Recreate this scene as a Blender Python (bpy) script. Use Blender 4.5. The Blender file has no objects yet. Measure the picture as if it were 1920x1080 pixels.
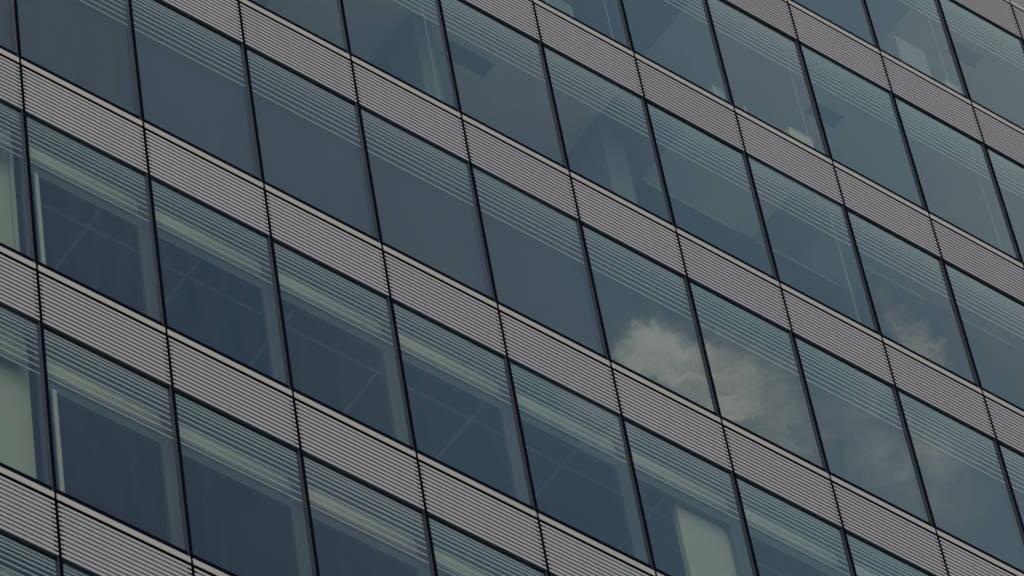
import bpy, bmesh, math, random
from mathutils import Matrix, Vector
random.seed(11)
S = bpy.context.scene
C = S.collection

# ------------------------------------------------------------------ camera
W = 1.51733          # bay width
H = 3.6              # storey height
Z0 = 42.69           # height of the lowest visible sill line above the ground
cam = bpy.data.cameras.new('camera')
cam.lens = 198.173
cam.sensor_width = 36.0
cam.clip_start = 0.5
cam.clip_end = 3000
co = bpy.data.objects.new('camera', cam)
C.objects.link(co)
R = Matrix(((0.8054202861787694, -0.4157066491326679, -0.42247620581353246),
            (-0.5814199321166041, -0.6925714093215247, -0.42696101171877576),
            (-0.11510440977318265, 0.5895191471506978, -0.7995111944141129)))
M = R.to_4x4()
M.translation = Vector((-19.381046, -25.98567454, -40.99318766 + Z0))
co.matrix_world = M
S.camera = co

# ------------------------------------------------------------------ light
SUN_DIR = Vector((-0.22, -0.42, 0.90)).normalized()
sun = bpy.data.lights.new('sun', 'SUN')
sun.energy = 1.5
sun.angle = math.radians(14)
sun.color = (1.0, 0.95, 0.89)
so = bpy.data.objects.new('sun', sun)
so.rotation_euler = (-SUN_DIR).to_track_quat('-Z', 'Y').to_euler()
so.location = (-20, -30, 90)
C.objects.link(so)
S.view_settings.view_transform = 'Standard'
S.view_settings.look = 'None'
S.view_settings.gamma = 1
S.view_settings.use_curve_mapping = False
S.view_settings.exposure = 0.0

wd = bpy.data.worlds.new('World')
S.world = wd
wd.use_nodes = True
nt = wd.node_tree
nt.nodes.clear()


class NB:
    """small helper that writes node graphs"""
    def __init__(s, t):
        s.t = t

    def n(s, typ, **k):
        nd = s.t.nodes.new(typ)
        for a, b in k.items():
            setattr(nd, a, b)
        return nd

    def put(s, sock, v):
        if isinstance(v, bpy.types.NodeSocket):
            s.t.links.new(v, sock)
        else:
            sock.default_value = v

    def m(s, op, a, b=0.0, c=0.0, clamp=False):
        nd = s.n('ShaderNodeMath', operation=op, use_clamp=clamp)
        for i, v in enumerate((a, b, c)):
            s.put(nd.inputs[i], v)
        return nd.outputs[0]

    def v(s, op, a, b=(0, 0, 0)):
        nd = s.n('ShaderNodeVectorMath', operation=op)
        s.put(nd.inputs[0], a)
        s.put(nd.inputs[1], b)
        return nd.outputs['Value'] if op in ('DOT_PRODUCT', 'LENGTH') else nd.outputs['Vector']

    def noise(s, vec, scale, detail=2.0, rough=0.5):
        nd = s.n('ShaderNodeTexNoise')
        s.put(nd.inputs['Vector'], vec)
        nd.inputs['Scale'].default_value = scale
        nd.inputs['Detail'].default_value = detail
        nd.inputs['Roughness'].default_value = rough
        return nd

    def smooth(s, x, lo, hi):
        nd = s.n('ShaderNodeMapRange', interpolation_type='SMOOTHSTEP')
        s.put(nd.inputs[0], x)
        nd.inputs[1].default_value = lo
        nd.inputs[2].default_value = hi
        return nd.outputs[0]

    def rgb(s, fac, a, b):
        nd = s.n('ShaderNodeMix', data_type='RGBA')
        s.put(nd.inputs[0], fac)
        s.put(nd.inputs[6], a)
        s.put(nd.inputs[7], b)
        return nd.outputs[2]


g = NB(nt)
tc = g.n('ShaderNodeTexCoord')
D = tc.outputs['Generated']
sky = g.n('ShaderNodeTexSky', sky_type='NISHITA')
sky.sun_disc = False
sky.sun_elevation = math.asin(SUN_DIR.z)
sky.sun_rotation = math.atan2(SUN_DIR.x, SUN_DIR.y)
sky.air_density = 1.0
sky.dust_density = 1.6
sky.ozone_density = 1.0
# clouds: a broken field over the whole sky and one cumulus high to the south-east
CD = Vector((0.44824234, -0.41922934, 0.7895097))
E1 = Vector((0.07504232, 0.05655227, -0.013146)).normalized()
E2 = Vector((0.03886543, -0.06524226, -0.05728241)).normalized()
UNIT = 0.00948
a_ = g.m('DIVIDE', g.m('SUBTRACT', g.v('DOT_PRODUCT', D, E1), CD.dot(E1)), UNIT)
b_ = g.m('DIVIDE', g.m('SUBTRACT', g.v('DOT_PRODUCT', D, E2), CD.dot(E2)), UNIT)
cmb = g.n('ShaderNodeCombineXYZ')
g.put(cmb.inputs[0], a_)
g.put(cmb.inputs[1], b_)
P0 = cmb.outputs[0]
wn = g.noise(P0, 0.9, 5, 0.6)
warp = g.v('MULTIPLY', g.v('SUBTRACT', wn.outputs['Color'], (0.5, 0.5, 0.5)), (1.3, 1.3, 0.0))
wn2 = g.noise(P0, 3.2, 5, 0.65)
warp2 = g.v('MULTIPLY', g.v('SUBTRACT', wn2.outputs['Color'], (0.5, 0.5, 0.5)), (0.75, 0.75, 0.0))
P1 = g.v('ADD', g.v('ADD', P0, warp), warp2)
blobs = [  # centre a, b, radius a, b, turn in degrees, strength
    (0.05, 0.15, 1.00, 0.90, 10, 1.40),
    (-0.15, 0.00, 0.75, 0.60, 0, 0.55),
    (1.35, 0.30, 1.25, 0.95, 20, 0.40),
    (0.75, 0.95, 1.0, 0.8, 30, 0.45),
    (1.75, 1.25, 1.7, 1.1, 35, 0.5),
    (-1.3, 1.5, 1.7, 0.75, 55, 0.60),
    (5.2, 0.0, 1.75, 0.36, 47, 0.85),
    (4.2, 1.7, 1.9, 0.85, 60, 0.55),
    (5.3, 2.4, 1.3, 0.8, 95, 0.55),
    (3.2, -1.2, 1.0, 0.5, 30, 0.20),
    (1.9, 1.5, 3.2, 1.9, 30, 0.34),
]
tot = None
for (ca, cb, ra, rb, th, amp) in blobs:
    mp = g.n('ShaderNodeMapping', vector_type='TEXTURE')
    mp.inputs['Location'].default_value = (ca, cb, 0)
    mp.inputs['Rotation'].default_value = (0, 0, math.radians(th))
    mp.inputs['Scale'].default_value = (ra, rb, 1)
    g.put(mp.inputs['Vector'], P1)
    d = g.v('LENGTH', mp.outputs[0])
    e = g.m('MULTIPLY', g.smooth(g.m('SUBTRACT', 1.25, d), 0.0, 1.1), amp)
    tot = e if tot is None else g.m('ADD', tot, e)
mpf = g.n('ShaderNodeMapping')
mpf.inputs['Rotation'].default_value = (0, 0, math.radians(-38))
mpf.inputs['Scale'].default_value = (0.75, 1.7, 1.0)
g.put(mpf.inputs['Vector'], P1)
fb = g.noise(mpf.outputs[0], 1.25, 6, 0.58)
fb2 = g.noise(P1, 0.8, 3, 0.5)
tex = g.m('ADD', g.m('MULTIPLY', fb.outputs[0], 2.3), g.m('MULTIPLY', fb2.outputs[0], 1.4))
cum = g.m('MULTIPLY', tot, g.m('SUBTRACT', tex, 0.80))
front = g.m('GREATER_THAN', g.v('DOT_PRODUCT', D, CD), 0.0)
cum = g.m('MULTIPLY', g.smooth(cum, 0.0, 2.2), front)
# a thin veil thickening up and to the right of the cumulus
vl = g.m('ADD', g.m('MULTIPLY', a_, 0.037), g.m('MULTIPLY', b_, -0.014))
vn = g.noise(P0, 0.22, 3, 0.5)
veil = g.m('ADD', g.m('ADD', vl, 0.42), g.m('MULTIPLY', g.m('SUBTRACT', vn.outputs[0], 0.5), 0.35), clamp=True)
near = g.smooth(g.v('DOT_PRODUCT', D, CD), 0.955, 0.985)
veil = g.m('MULTIPLY', g.m('MINIMUM', veil, 0.78), near)
# elsewhere: broken cloud
gn = g.noise(D, 2.6, 7, 0.6)
glob = g.m('MULTIPLY', g.smooth(gn.outputs[0], 0.40, 0.62), g.m('SUBTRACT', 1.0, near))
allc = g.m('MAXIMUM', cum, glob)
bg1 = g.n('ShaderNodeBackground')
bg1.inputs[1].default_value = 0.10
g.put(bg1.inputs[0], sky.outputs[0])
bg2 = g.n('ShaderNodeBackground')
g.put(bg2.inputs[0], g.rgb(near, (0.93, 0.90, 0.84, 1), (1.0, 0.79, 0.68, 1)))
bg2.inputs[1].default_value = 1.75
bg3 = g.n('ShaderNodeBackground')
g.put(bg3.inputs[0], g.rgb(g.smooth(veil, 0.45, 0.9), (0.60, 0.74, 0.90, 1), (0.84, 0.80, 0.82, 1)))
bg3.inputs[1].default_value = 1.0
mx3 = g.n('ShaderNodeMixShader')
g.put(mx3.inputs[0], veil)
g.put(mx3.inputs[1], bg1.outputs[0])
g.put(mx3.inputs[2], bg3.outputs[0])
mx = g.n('ShaderNodeMixShader')
g.put(mx.inputs[0], allc)
g.put(mx.inputs[1], mx3.outputs[0])
g.put(mx.inputs[2], bg2.outputs[0])
wo = g.n('ShaderNodeOutputWorld')
g.put(wo.inputs[0], mx.outputs[0])

S.cycles.max_bounces = 10
S.cycles.transparent_max_bounces = 12
S.cycles.use_denoising = True


# ------------------------------------------------------------------ materials
def mat(name):
    m = bpy.data.materials.new(name)
    m.use_nodes = True
    m.node_tree.nodes.clear()
    return m, NB(m.node_tree)


def paint(name, col, rough=0.5, metal=0.0, vary=0.05, grain=0.04, scale=6.0, streak=0.0, spec=0.5):
    """painted or anodised surface: slight shift from piece to piece, fine blotches, vertical rain streaks"""
    m, k = mat(name)
    p = k.n('ShaderNodeBsdfPrincipled')
    o = k.n('ShaderNodeOutputMaterial')
    oi = k.n('ShaderNodeObjectInfo')
    t = k.n('ShaderNodeTexCoord')
    off = k.v('ADD', t.outputs['Object'], k.v('MULTIPLY', oi.outputs['Location'], (3.1, 0, 1.7)))
    n1 = k.noise(off, scale, 5, 0.6)
    f = k.m('ADD', 1.0, k.m('MULTIPLY', k.m('SUBTRACT', n1.outputs[0], 0.5), grain * 2))
    f = k.m('MULTIPLY', f, k.m('ADD', 1.0 - vary / 2, k.m('MULTIPLY', oi.outputs['Random'], vary)))
    if streak:
        mp = k.n('ShaderNodeMapping')
        mp.inputs['Scale'].default_value = (9.0, 1.0, 0.35)
        k.put(mp.inputs['Vector'], off)
        n2 = k.noise(mp.outputs[0], 2.0, 4, 0.6)
        f = k.m('MULTIPLY', f, k.m('SUBTRACT', 1.0, k.m('MULTIPLY', k.smooth(n2.outputs[0], 0.45, 0.75), streak)))
    vm = k.n('ShaderNodeVectorMath', operation='SCALE')
    vm.inputs[0].default_value = col
    k.put(vm.inputs['Scale'], f)
    k.put(p.inputs['Base Color'], vm.outputs[0])
    k.put(p.inputs['Roughness'], k.m('ADD', rough - 0.05, k.m('MULTIPLY', n1.outputs[0], 0.1)))
    p.inputs['Metallic'].default_value = metal
    p.inputs['Specular IOR Level'].default_value = spec
    k.put(o.inputs[0], p.outputs[0])
    return m


MT = {}
MT['slat'] = paint('silver_aluminium', (0.268, 0.267, 0.274), 0.42, 0.25, 0.09, 0.06, 5, 0.10)
MT['strip'] = paint('champagne_aluminium', (0.280, 0.266, 0.246), 0.45, 0.2, 0.05, 0.04, 7, 0.08)
MT['groove'] = paint('grey_groove', (0.235, 0.228, 0.231), 0.6)
MT['black'] = paint('unlit_cavity_black', (0.004, 0.004, 0.005), 0.9, spec=0.0)  # near-black puts the unlit depth behind slats and joints into the colour
MT['frame'] = paint('black_frame', (0.004, 0.005, 0.010), 0.6, 0.0, 0.1, 0.1, spec=0.0)
MT['soffit'] = paint('trim_reflection_blue', (0.045, 0.052, 0.072), 0.6, spec=0.1)  # navy imitates the louvre underside mirrored at the head of the glass
MT['anodised'] = paint('anodised_reflection_blue', (0.030, 0.034, 0.050), 0.55, 0.0, 0.1, 0.1, spec=0.2)  # blue stands in for the reflection seen along the mullion flank
MT['inner'] = paint('grey_inner_frame', (0.050, 0.060, 0.066), 0.5)
MT['jamb'] = paint('pale_green_jamb', (0.38, 0.39, 0.33), 0.6)
MT['cassette'] = paint('blind_cassette', (0.31, 0.32, 0.245), 0.55)
MT['blind'] = paint('grey_blind_fabric', (0.022, 0.024, 0.025), 0.85, 0, 0.10, 0.08, 1.2)
MT['column'] = paint('pale_plaster', (0.35, 0.37, 0.275), 0.8)
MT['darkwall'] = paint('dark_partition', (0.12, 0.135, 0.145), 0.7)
MT['ceil_dark'] = paint('dark_ceiling', (0.035, 0.04, 0.045), 0.85, 0, 0.0, 0.08, 2)
MT['ceil_rail'] = paint('ceiling_rail', (0.80, 0.80, 0.76), 0.6)
MT['ceil_a'] = paint('grey_ceiling', (0.55, 0.55, 0.50), 0.9, 0, 0.0, 0.06, 1.5)
MT['ceil_b'] = paint('light_ceiling', (0.78, 0.73, 0.62), 0.9, 0, 0.0, 0.06, 1.5)
MT['ceil_c'] = paint('mid_ceiling', (0.24, 0.24, 0.23), 0.9, 0, 0.0, 0.06, 1.5)
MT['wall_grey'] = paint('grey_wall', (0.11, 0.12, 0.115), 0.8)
MT['concrete'] = paint('concrete', (0.16, 0.155, 0.15), 0.9, 0, 0, 0.15, 1.0)
MT['carpet'] = paint('carpet', (0.06, 0.06, 0.065), 0.95)
MT['cream'] = paint('cream_card', (0.44, 0.43, 0.30), 0.8)
MT['white'] = paint('white_card', (0.32, 0.33, 0.31), 0.7)
MT['cord'] = paint('white_cord', (0.36, 0.38, 0.35), 0.7)


def glass_mat():
    m, k = mat('facade_glass')
    o = k.n('ShaderNodeOutputMaterial')
    tr = k.n('ShaderNodeBsdfTransparent')
    gl = k.n('ShaderNodeBsdfGlossy')
    gl.inputs['Roughness'].default_value = 0.0
    # sheet glass is never quite flat: long shallow ripples, different in every pane
    t = k.n('ShaderNodeTexCoord')
    oi = k.n('ShaderNodeObjectInfo')
    off = k.v('ADD', t.outputs['Object'], k.v('MULTIPLY', oi.outputs['Location'], (5.3, 0.0, 2.9)))
    # coatings differ a little from one delivery of panes to the next
    wn_ = k.n('ShaderNodeTexWhiteNoise', noise_dimensions='1D')
    k.put(wn_.inputs['W'], k.m('MULTIPLY', oi.outputs['Random'], 37.0))
    k.put(tr.inputs[0], k.rgb(oi.outputs['Random'], (0.62, 0.69, 0.64, 1), (0.69, 0.70, 0.65, 1)))
    k.put(gl.inputs['Color'], k.rgb(wn_.outputs['Value'], (0.655, 0.92, 0.97, 1), (0.725, 0.955, 0.97, 1)))
    n1 = k.noise(off, 1.1, 1.5, 0.45)
    gm = k.n('ShaderNodeNewGeometry')
    rip = k.v('MULTIPLY', k.v('SUBTRACT', n1.outputs['Color'], (0.5, 0.5, 0.5)), (0.0022, 0.0, 0.0022))
    k.put(gl.inputs['Normal'], k.v('NORMALIZE', k.v('ADD', gm.outputs['Normal'], rip)))
    cs = k.m('ABSOLUTE', k.v('DOT_PRODUCT', gm.outputs['Normal'], gm.outputs['Incoming']))
    fr = k.m('ADD', k.m('MULTIPLY', k.m('POWER', k.m('SUBTRACT', 1.0, cs), 5.0), 0.905), 0.095)
    mx_ = k.n('ShaderNodeMixShader')
    k.put(mx_.inputs[0], fr)
    k.put(mx_.inputs[1], tr.outputs[0])
    k.put(mx_.inputs[2], gl.outputs[0])
    # film of city dust, a shade stronger towards the corners of its own blotches
    df = k.n('ShaderNodeBsdfDiffuse')
    df.inputs[0].default_value = (0.40, 0.40, 0.38, 1)
    mpd = k.n('ShaderNodeMapping')
    mpd.inputs['Scale'].default_value = (3.2, 1.0, 0.55)
    k.put(mpd.inputs['Vector'], off)
    n2 = k.noise(mpd.outputs[0], 2.0, 6, 0.62)
    mx2 = k.n('ShaderNodeMixShader')
    k.put(mx2.inputs[0], k.m('MULTIPLY', k.smooth(n2.outputs[0], 0.25, 0.8), 0.017))
    k.put(mx2.inputs[1], mx_.outputs[0])
    k.put(mx2.inputs[2], df.outputs[0])
    k.put(o.inputs[0], mx2.outputs[0])
    return m


def frit_mat():
    m, k = mat('ceramic_frit')
    o = k.n('ShaderNodeOutputMaterial')
    tr = k.n('ShaderNodeBsdfTransparent')
    df = k.n('ShaderNodeBsdfDiffuse')
    df.inputs[0].default_value = (0.66, 0.68, 0.66, 1)
    mx_ = k.n('ShaderNodeMixShader')
    mx_.inputs[0].default_value = 0.52
    k.put(mx_.inputs[1], tr.outputs[0])
    k.put(mx_.inputs[2], df.outputs[0])
    k.put(o.inputs[0], mx_.outputs[0])
    return m


def clear_mat():
    m, k = mat('glass_edge')
    o = k.n('ShaderNodeOutputMaterial')
    tr = k.n('ShaderNodeBsdfTransparent')
    tr.inputs[0].default_value = (0.98, 0.99, 0.985, 1)
    k.put(o.inputs[0], tr.outputs[0])
    return m


MT['glass'] = glass_mat()
MT['frit'] = frit_mat()
MT['clear'] = clear_mat()


def ground_mat():
    m, k = mat('paving')
    o = k.n('ShaderNodeOutputMaterial')
    p = k.n('ShaderNodeBsdfPrincipled')
    t = k.n('ShaderNodeTexCoord')
    br = k.n('ShaderNodeTexBrick')
    k.put(br.inputs['Vector'], t.outputs['Object'])
    br.inputs['Scale'].default_value = 1.0
    br.inputs['Color1'].default_value = (0.24, 0.235, 0.22, 1)
    br.inputs['Color2'].default_value = (0.20, 0.195, 0.185, 1)
    br.inputs['Mortar'].default_value = (0.09, 0.09, 0.085, 1)
    br.inputs['Mortar Size'].default_value = 0.008
    n1 = k.noise(t.outputs['Object'], 0.3, 6, 0.6)
    k.put(p.inputs['Base Color'], k.rgb(k.m('MULTIPLY', n1.outputs[0], 0.4), br.outputs[0], (0.12, 0.12, 0.115, 1)))
    p.inputs['Roughness'].default_value = 0.85
    k.put(o.inputs[0], p.outputs[0])
    return m


MT['ground'] = ground_mat()


# ------------------------------------------------------------------ mesh helpers
def box(bm, x0, x1, y0, y1, z0, z1, mi=0):
    v = [bm.verts.new(c) for c in ((x0, y0, z0), (x1, y0, z0), (x1, y1, z0), (x0, y1, z0),
                                   (x0, y0, z1), (x1, y0, z1), (x1, y1, z1), (x0, y1, z1))]
    for f in ((0, 1, 5, 4), (1, 2, 6, 5), (2, 3, 7, 6), (3, 0, 4, 7), (4, 5, 6, 7), (3, 2, 1, 0)):
        fc = bm.faces.new([v[i] for i in f])
        fc.material_index = mi


def prism(bm, prof, x0, x1, mi=0, smooth=False):
    """extrude a (y,z) outline along x"""
    a = [bm.verts.new((x0, y, z)) for y, z in prof]
    b = [bm.verts.new((x1, y, z)) for y, z in prof]
    n = len(prof)
    for i in range(n):
        j = (i + 1) % n
        f = bm.faces.new((a[i], a[j], b[j], b[i]))
        f.material_index = mi
        f.smooth = smooth
    for f in (bm.faces.new(a[::-1]), bm.faces.new(b)):
        f.material_index = mi


def mesh(name, bm, *mats):
    bmesh.ops.recalc_face_normals(bm, faces=bm.faces[:])
    me = bpy.data.meshes.new(name)
    bm.to_mesh(me)
    bm.free()
    for m in mats:
        me.materials.append(MT[m])
    return me


def obj(name, me, parent=None, loc=(0, 0, 0)):
    o = bpy.data.objects.new(name, me)
    C.objects.link(o)
    if parent:
        o.parent = parent
    o.location = loc
    return o


def tag(o, label, cat, group=None):
    o['label'] = label
    o['category'] = cat
    if group:
        o['group'] = group
    return o


BM = bmesh.new

# ------------------------------------------------------------------ ground
bm = BM()
box(bm, -900, 900, -900, 900, -1.0, 0.0)
o = obj('ground', mesh('ground', bm, 'ground'))
o['kind'] = 'structure'

# ------------------------------------------------------------------ the building
bld = bpy.data.objects.new('office_building', None)
C.objects.link(bld)
tag(bld, 'tall office block with glass curtain wall and ribbed silver louvre bands between its storeys', 'office building')
K0, K1 = -1, 11          # bays
F0, F1 = -1, 5           # storeys
XL, XR = K0 * W, (K1 + 1) * W
G = 0.03                 # depth of the outer glass behind the louvre face
HEAD = H - 0.937         # louvre underside above the sill line

# --- louvre panel: 12 bent slats, a bright sill strip above, a backing blackened as unlit depth
PITCH = 0.0687
bm = BM()
for i in range(12):
    zt = -0.1415 - i * PITCH
    zb = zt - 0.0415
    prism(bm, [(0.0, zb + .002), (0.0, zt - .003), (0.003, zt), (0.0045, zt), (0.0045, zb), (0.002, zb)], 0.0175, W - 0.0175)
prism(bm, [(0.0092, -0.938 + .004), (0.0092, -0.150), (0.0125, -0.150), (0.0125, -0.938 + .004)], 0.058, W - 0.058, 1)
louvre_me = mesh('louvre_panel', bm, 'slat', 'groove')
bm = BM()
prism(bm, [(0.0, -0.090), (0.0, -0.003), (0.003, 0.0), (0.030, 0.0), (0.030, -0.003), (0.0035, -0.003), (0.0035, -0.0925), (0.0018, -0.0925)], 0.0135, W - 0.0135)
strip_me = mesh('sill_strip', bm, 'strip')
bm = BM()
box(bm, 0.0, W, 0.045, 0.06, -0.936, 0.0)
back_me = mesh('backing_sheet', bm, 'black')

# --- window frame: bottom rail (black), head trim in the mirrored soffit's navy, glass, frit
bm = BM()
prism(bm, [(0.012, 0.0), (0.012, 0.082), (0.016, 0.086), (0.050, 0.086), (0.050, 0.0)], 0.026, W - 0.026)
window_me = mesh('window', bm, 'frame')
bm = BM()
prism(bm, [(0.010, HEAD - 0.010), (0.010, HEAD - 0.002), (0.055, HEAD - 0.002), (0.055, HEAD - 0.006), (0.0295, HEAD - 0.010)], 0.026, W - 0.026)
head_me = mesh('head_trim', bm, 'soffit')
bm = BM()
box(bm, 0.026, W - 0.026, G, G + 0.012, 0.080, HEAD - 0.012)
for f in bm.faces:
    f.material_index = 0 if f.calc_center_median().y < G + 0.001 else 1
glass_me = mesh('glass_pane', bm, 'glass', 'clear')
bm = BM()
for i in range(10):
    zc = HEAD - 0.055 - (0.0495 * i + 0.0039 * i * i)
    hw = 0.0168 - 0.0006 * i
    box(bm, 0.030, W - 0.030, G + 0.014, G + 0.0155, zc - hw, zc + hw)
frit_me = mesh('frit_lines', bm, 'frit')
# --- mullion: a slim black fin standing on the rail, and a core coloured with the reflection's blue
bm = BM()
prism(bm, [(-0.002, 0.0), (-0.002, HEAD - 0.001), (0.012, HEAD - 0.001), (0.012, 0.0)], -0.011, 0.020)
box(bm, -0.0245, 0.0225, 0.0115, 0.058, 0.001, HEAD - 0.0025, 1)
mull_me = mesh('mullion', bm, 'frame', 'anodised')

# --- things behind the outer glass
def inner_frame_mesh(name, left, right, m='inner'):
    b = BM()
    y0, y1 = 0.120, 0.165
    box(b, 0.0, left, y0, y1, 0.0, 1.785)
    box(b, right, W, y0, y1, 0.0, 1.785)
    box(b, 0.0, W, y0, y1, 1.785, 2.02)
    box(b, 0.0, W, y0 + 0.004, y1, 2.02, HEAD)
    box(b, left, right, y0 + 0.006, y1, 0.0, 0.10)
    # rounded upper corners of the opening
    for s, x in ((1, left), (-1, right)):
        r = 0.05
        pts = [(x, 1.785)] + [(x + s * (r - r * math.sin(t)), 1.785 - (r - r * math.cos(t))) for t in
                              [math.pi / 2 * q / 5 for q in range(6)]]
        va = [b.verts.new((p, y0 + 0.001, z)) for p, z in pts]
        vb = [b.verts.new((p, y1 - 0.001, z)) for p, z in pts]
        n = len(pts)
        for i in range(n):
            j = (i + 1) % n
            b.faces.new((va[i], va[j], vb[j], vb[i]))
        b.faces.new(va)
        b.faces.new(vb[::-1])
    for f in b.faces:
        if f.calc_center_median().z > 2.03:
            f.material_index = 1
    return mesh(name, b, m, 'ceil_dark')


inner_me = inner_frame_mesh('inner_frame', 0.095, 0.921 * W)
bm = BM()
prof = [(0.108, 1.95), (0.094, 1.955), (0.083, 1.975), (0.076, 2.01), (0.075, 2.06), (0.080, 2.12), (0.090, 2.18),
        (0.105, 2.23), (0.118, 2.26), (0.1195, 1.95)]
prism(bm, prof, 0.02, 0.913 * W, 0, True)
cass_me = mesh('roller_blind', bm, 'cassette')
bm = BM()
box(bm, 0.012, W - 0.012, 0.110, 0.113, 0.05, HEAD - 0.09)
prism(bm, [(0.100, 0.03), (0.100, 0.055), (0.122, 0.055), (0.122, 0.03)], 0.010, W - 0.010)
prism(bm, [(0.085, HEAD - 0.09), (0.085, HEAD - 0.005), (0.16, HEAD - 0.005), (0.16, HEAD - 0.09)], 0.010, W - 0.010)
blind_me = mesh('roller_blind', bm, 'blind')
bm = BM()
box(bm, -0.004, 0.004, 0.098, 0.106, 0.30, HEAD - 0.02)
box(bm, -0.007, 0.007, 0.095, 0.109, 0.26, 0.30)
cord_me = mesh('blind_cord', bm, 'cord')

CORDS = {(4, 5), (4, 7), (5, 9), (4, 9), (3, 7), (3, 3), (3, 9)}
for f in range(F0, F1 + 1):
    z = Z0 + f * H
    for k in range(K0, K1 + 1):
        x = k * W
        w = obj('window', window_me, bld, (x, 0, z))
        gp = obj('glass_pane', glass_me, w)
        gp.rotation_euler = (random.gauss(0, .0011), 0, random.gauss(0, .0011))
        gp.location = (0, 0, 0)
        obj('frit_lines', frit_me, w)
        obj('head_trim', head_me, w)
        if f <= 1:
            if k >= 0:          # the corner bay has a bare wall close behind the glass
                obj('inner_frame', inner_me, w)
            obj('roller_blind', cass_me, w)
        elif f == 2:
            obj('roller_blind', blind_me, w)
        if (f, k) in CORDS:
            obj('blind_cord', cord_me, w, (0.872 * W, 0, 0))
        lp = obj('louvre_panel', louvre_me, bld, (x, 0, z + H))
        obj('sill_strip', strip_me, lp)
        obj('backing_sheet', back_me, lp)
    for k in range(K0, K1 + 2):
        obj('mullion', mull_me, bld, (k * W, 0, z))

# --- slabs, ceilings, rooms
DEPTH = 4.2
for f in range(F0, F1 + 2):
    z = Z0 + f * H
    bm = BM()
    box(bm, XL, XR, 0.065, DEPTH, z - 0.90, z - 0.03)
    box(bm, XL, XR, 0.065, DEPTH, z - 0.03, z - 0.002, 1)
    obj('floor_slab', mesh('floor_slab', bm, 'ceil_dark', 'carpet'), bld)
bm = BM()
zt = Z0 + (F1 + 1) * H
zb = Z0 + F0 * H
box(bm, XL, XR, DEPTH, 18, 0, zt)
box(bm, XL - 0.4, XL, 0.0, 18, 0, zt)
box(bm, XR, XR + 0.4, 0.0, 18, 0, zt)
box(bm, XL, XR, 0.04, DEPTH, 0, zb - 0.9)
for j in range(1, 11):
    box(bm, XL, XR, 0.0, 0.04, j * H + 0.2, j * H + 1.1)
obj('building_core', mesh('building_core', bm, 'concrete'), bld)
bm = BM()
box(bm, XL - 0.4, XR + 0.4, 0.0, 0.35, zt + 0.0, zt + 0.9)
box(bm, XL - 0.4, XR + 0.4, 0.35, 18, zt + 0.0, zt + 0.3)
obj('roof', mesh('roof', bm, 'concrete'), bld)


def ceiling(f, k0, k1, y0, y1, m, name='ceiling_panel', dz=0.0):
    b = BM()
    zc = Z0 + f * H + 2.672
    box(b, k0 * W, k1 * W, y0, y1, zc - dz, zc + 0.028 - dz - 0.001)
    return obj(name, mesh(name, b, m), bld)


# open rooms on the two lower storeys: dark tiles in a pale grid
for f in (-1, 0, 1):
    b = BM()
    zc = Z0 + f * H + 2.690
    if f == 1:
        for i in range(-1, 15):
            xk = (0.9 + 0.8035 * (i - 1)) * W
            box(b, xk - 0.019, xk + 0.019, 0.17, DEPTH, zc, zc + 0.008)
        for yy in (0.90, 2.12, 3.34):
            box(b, XL, XR, yy - 0.019, yy + 0.019, zc - 0.003, zc + 0.004)
        obj('ceiling_grid', mesh('ceiling_grid', b, 'ceil_rail'), bld)
    else:
        b.free()


def column(f, k0, k1, y0, y1, m='column', name='column', zt_=2.665):
    b = BM()
    z_ = Z0 + f * H
    box(b, k0 * W, k1 * W, y0, y1, z_, z_ + zt_)
    return obj(name, mesh(name, b, m), bld)


column(0, -0.98, -0.035, 0.20, 0.75)
column(1, -0.98, -0.062, 0.22, 0.75)
column(1, -0.060, -0.027, 0.20, 0.75, 'jamb', 'wall_end')
column(1, 5.475, 6.04, 0.20, 0.27)
column(0, 0.09, 0.122, 0.10, 0.119, 'jamb', 'wall_end', 1.80)
column(1, 0.09, 0.122, 0.10, 0.119, 'jamb', 'wall_end', 1.78)
# upper storeys
ceiling(3, -1, 3.0, 0.07, DEPTH, 'ceil_c')
ceiling(3, 3.002, 3.96, 0.07, DEPTH, 'ceil_b')
ceiling(3, 3.962, 4.40, 0.07, DEPTH, 'ceil_b')
ceiling(3, 4.402, 4.818, 0.07, 0.56, 'ceil_b')
ceiling(3, 4.402, 4.818, 0.80, DEPTH, 'ceil_b')
ceiling(3, 4.820, 5.80, 0.07, DEPTH, 'ceil_b')
ceiling(3, 5.802, 6.45, 0.07, DEPTH, 'ceil_c')
ceiling(3, 6.452, 7.56, 0.07, 0.985, 'ceil_b')
ceiling(3, 7.562, 8.62, 0.07, 0.985, 'ceil_c')
ceiling(3, 8.622, 9.32, 0.07, 0.60, 'ceil_c')
ceiling(3, 9.322, 12, 0.07, 0.60, 'ceil_c')
ceiling(4, -1, 6.1, 0.07, DEPTH, 'ceil_b')
ceiling(4, 6.102, 7.0, 0.07, DEPTH, 'ceil_c')
ceiling(4, 7.002, 8.5, 0.07, DEPTH, 'ceil_b')
ceiling(4, 8.502, 8.82, 0.07, 0.64, 'ceil_b')
ceiling(4, 8.502, 8.82, 0.86, DEPTH, 'ceil_b')
ceiling(4, 8.822, 12, 0.07, DEPTH, 'ceil_b')
ceiling(5, -1, 8.9, 0.07, DEPTH, 'ceil_c')
ceiling(5, 8.902, 9.95, 0.07, DEPTH, 'ceil_c')
ceiling(5, 9.952, 10.5, 0.07, DEPTH, 'ceil_b')
ceiling(5, 10.502, 10.84, 0.07, 0.52, 'ceil_b')
ceiling(5, 10.502, 10.84, 0.75, DEPTH, 'ceil_b')
ceiling(5, 10.842, 12, 0.07, DEPTH, 'ceil_b')
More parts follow.
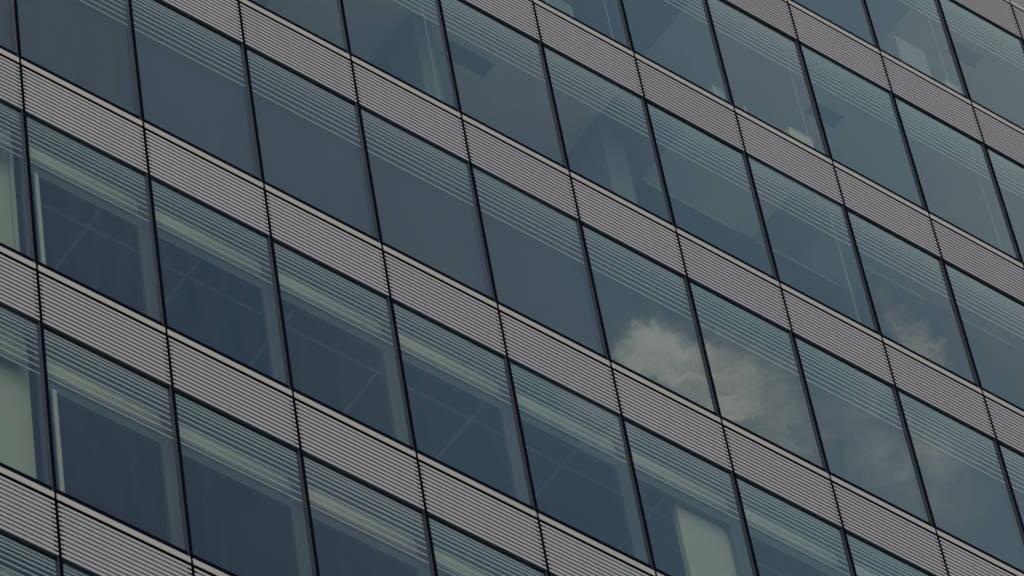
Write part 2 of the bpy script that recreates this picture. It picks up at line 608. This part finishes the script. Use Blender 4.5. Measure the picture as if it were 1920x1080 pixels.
# partitions running back from the glass: dark flank, paler end
def partition(f, k0, k1, y0, y1):
    b = BM()
    z_ = Z0 + f * H
    box(b, k0 * W, k1 * W, y0, y1, z_, z_ + 2.668)
    b.faces.ensure_lookup_table()
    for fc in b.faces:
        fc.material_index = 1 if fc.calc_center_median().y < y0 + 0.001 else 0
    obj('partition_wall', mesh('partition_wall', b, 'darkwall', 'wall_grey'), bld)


partition(3, 3.985, 4.16, 0.47, DEPTH)
partition(3, 5.80, 6.03, 0.54, DEPTH)
column(3, 3.955, 3.982, 0.93, 0.98, 'wall_grey', 'door_post')

# ------------------------------------------------------------------ things in the rooms
GL = 'linear ceiling lights of the middle storey'
LIGHTS = [
    (6.50, 7.555, 0.99, 'thin linear ceiling light behind the grey and blue pane directly above the bright reflected cloud'),
    (7.60, 8.605, 0.99, 'thin linear ceiling light behind the blue pane above the second, fainter half of the cloud'),
    (8.40, 9.300, 0.605, 'thin linear ceiling light in the pane that mirrors a slanting wisp of cloud'),
    (9.40, 10.20, 0.605, 'thin linear ceiling light behind the plain blue pane at the right edge'),
]
for (k0, k1, y, lab) in LIGHTS:
    t = bpy.data.objects.new('linear_light', None)
    C.objects.link(t)
    t.location = (k0 * W, y, Z0 + 3 * H + 2.655)
    L = (k1 - k0) * W
    b = BM()
    prism(b, [(-0.012, 0.0), (-0.012, 0.016), (0.012, 0.016), (0.012, 0.0), (0.009, -0.003), (-0.009, -0.003)], 0.0, L - 0.26)
    obj('housing', mesh('housing', b, 'ceil_rail'), t)
    b = BM()
    prism(b, [(-0.012, 0.0), (-0.012, 0.016), (0.012, 0.016), (0.012, 0.0), (0.009, -0.004), (-0.009, -0.004)], L - 0.258, L)
    obj('diffuser', mesh('diffuser', b, 'white'), t)
    tag(t, lab, 'ceiling light', GL)


def carton(name, f, k0, k1, y0, y1, h, m, lab, cat, lid=True, rot=0.0):
    t = bpy.data.objects.new(name, None)
    C.objects.link(t)
    t.location = ((k0 + k1) / 2 * W, (y0 + y1) / 2, Z0 + f * H)
    t.rotation_euler = (0, 0, rot)
    hx, hy = (k1 - k0) * W / 2, (y1 - y0) / 2
    b = BM()
    box(b, -hx, hx, -hy, hy, 0.0, h - (0.03 if lid else 0))
    bmesh.ops.bevel(b, geom=b.edges[:], offset=0.004, segments=1, affect='EDGES')
    obj('body', mesh('body', b, m), t)
    if lid:
        b = BM()
        box(b, -hx - 0.004, hx + 0.004, -hy - 0.004, hy + 0.004, h - 0.0295, h)
        bmesh.ops.bevel(b, geom=b.edges[:], offset=0.003, segments=1, affect='EDGES')
        obj('lid', mesh('lid', b, m), t)
    tag(t, lab, cat)


carton('storage_box', 4, 7.665, 7.905, 0.10, 0.32, 0.475, 'cream', 'large cream box standing just inside the glass beside a hanging blind cord', 'box')
carton('storage_box', 4, 6.885, 7.01, 0.10, 0.26, 0.475, 'white', 'small pale box standing in the corner of a blue pane', 'box')
carton('storage_box', 5, 9.83, 10.005, 0.10, 0.28, 0.43, 'white', 'low white box under a blind cord on the top storey', 'box')
carton('paper_tray', 4, 7.35, 7.54, 0.12, 0.30, 0.385, 'inner', 'low grey tray seen over the sill left of the large cream box', 'tray', False)
carton('desk_folder', 4, 7.19, 7.235, 0.10, 0.13, 0.365, 'white', 'small white folder standing upright near the mullion', 'folder', False, 0.5)
# framed board
t = bpy.data.objects.new('framed_board', None)
C.objects.link(t)
t.location = (5.36 * W, 0.30, Z0 + 4 * H)
L = 0.262 * W
b = BM()
box(b, 0.02, L - 0.02, 0.002, 0.02, 0.02, 0.92)
obj('board', mesh('board', b, 'darkwall'), t)
b = BM()
box(b, 0, 0.018, 0, 0.025, 0, 0.94)
box(b, L - 0.018, L, 0, 0.025, 0, 0.94)
box(b, 0.018, L - 0.018, 0, 0.025, 0.922, 0.94)
box(b, 0.018, L - 0.018, 0, 0.025, 0, 0.018)
obj('frame', mesh('frame', b, 'cord'), t)
tag(t, 'dark board in a thin pale frame standing behind the glass at the top edge', 'board')
# pale board on the top storey
t = bpy.data.objects.new('leaning_board', None)
C.objects.link(t)
t.location = (9.51 * W, 0.30, Z0 + 5 * H)
L = 0.33 * W
b = BM()
box(b, 0, L, 0, 0.02, 0.0, 1.34)
obj('sheet', mesh('sheet', b, 'ceil_c'), t)
b = BM()
box(b, 0.0, L, 0.021, 0.035, 0.0, 0.05)
obj('foot', mesh('foot', b, 'inner'), t)
tag(t, 'pale upright board behind the blue top storey pane, left of a blind cord', 'board')
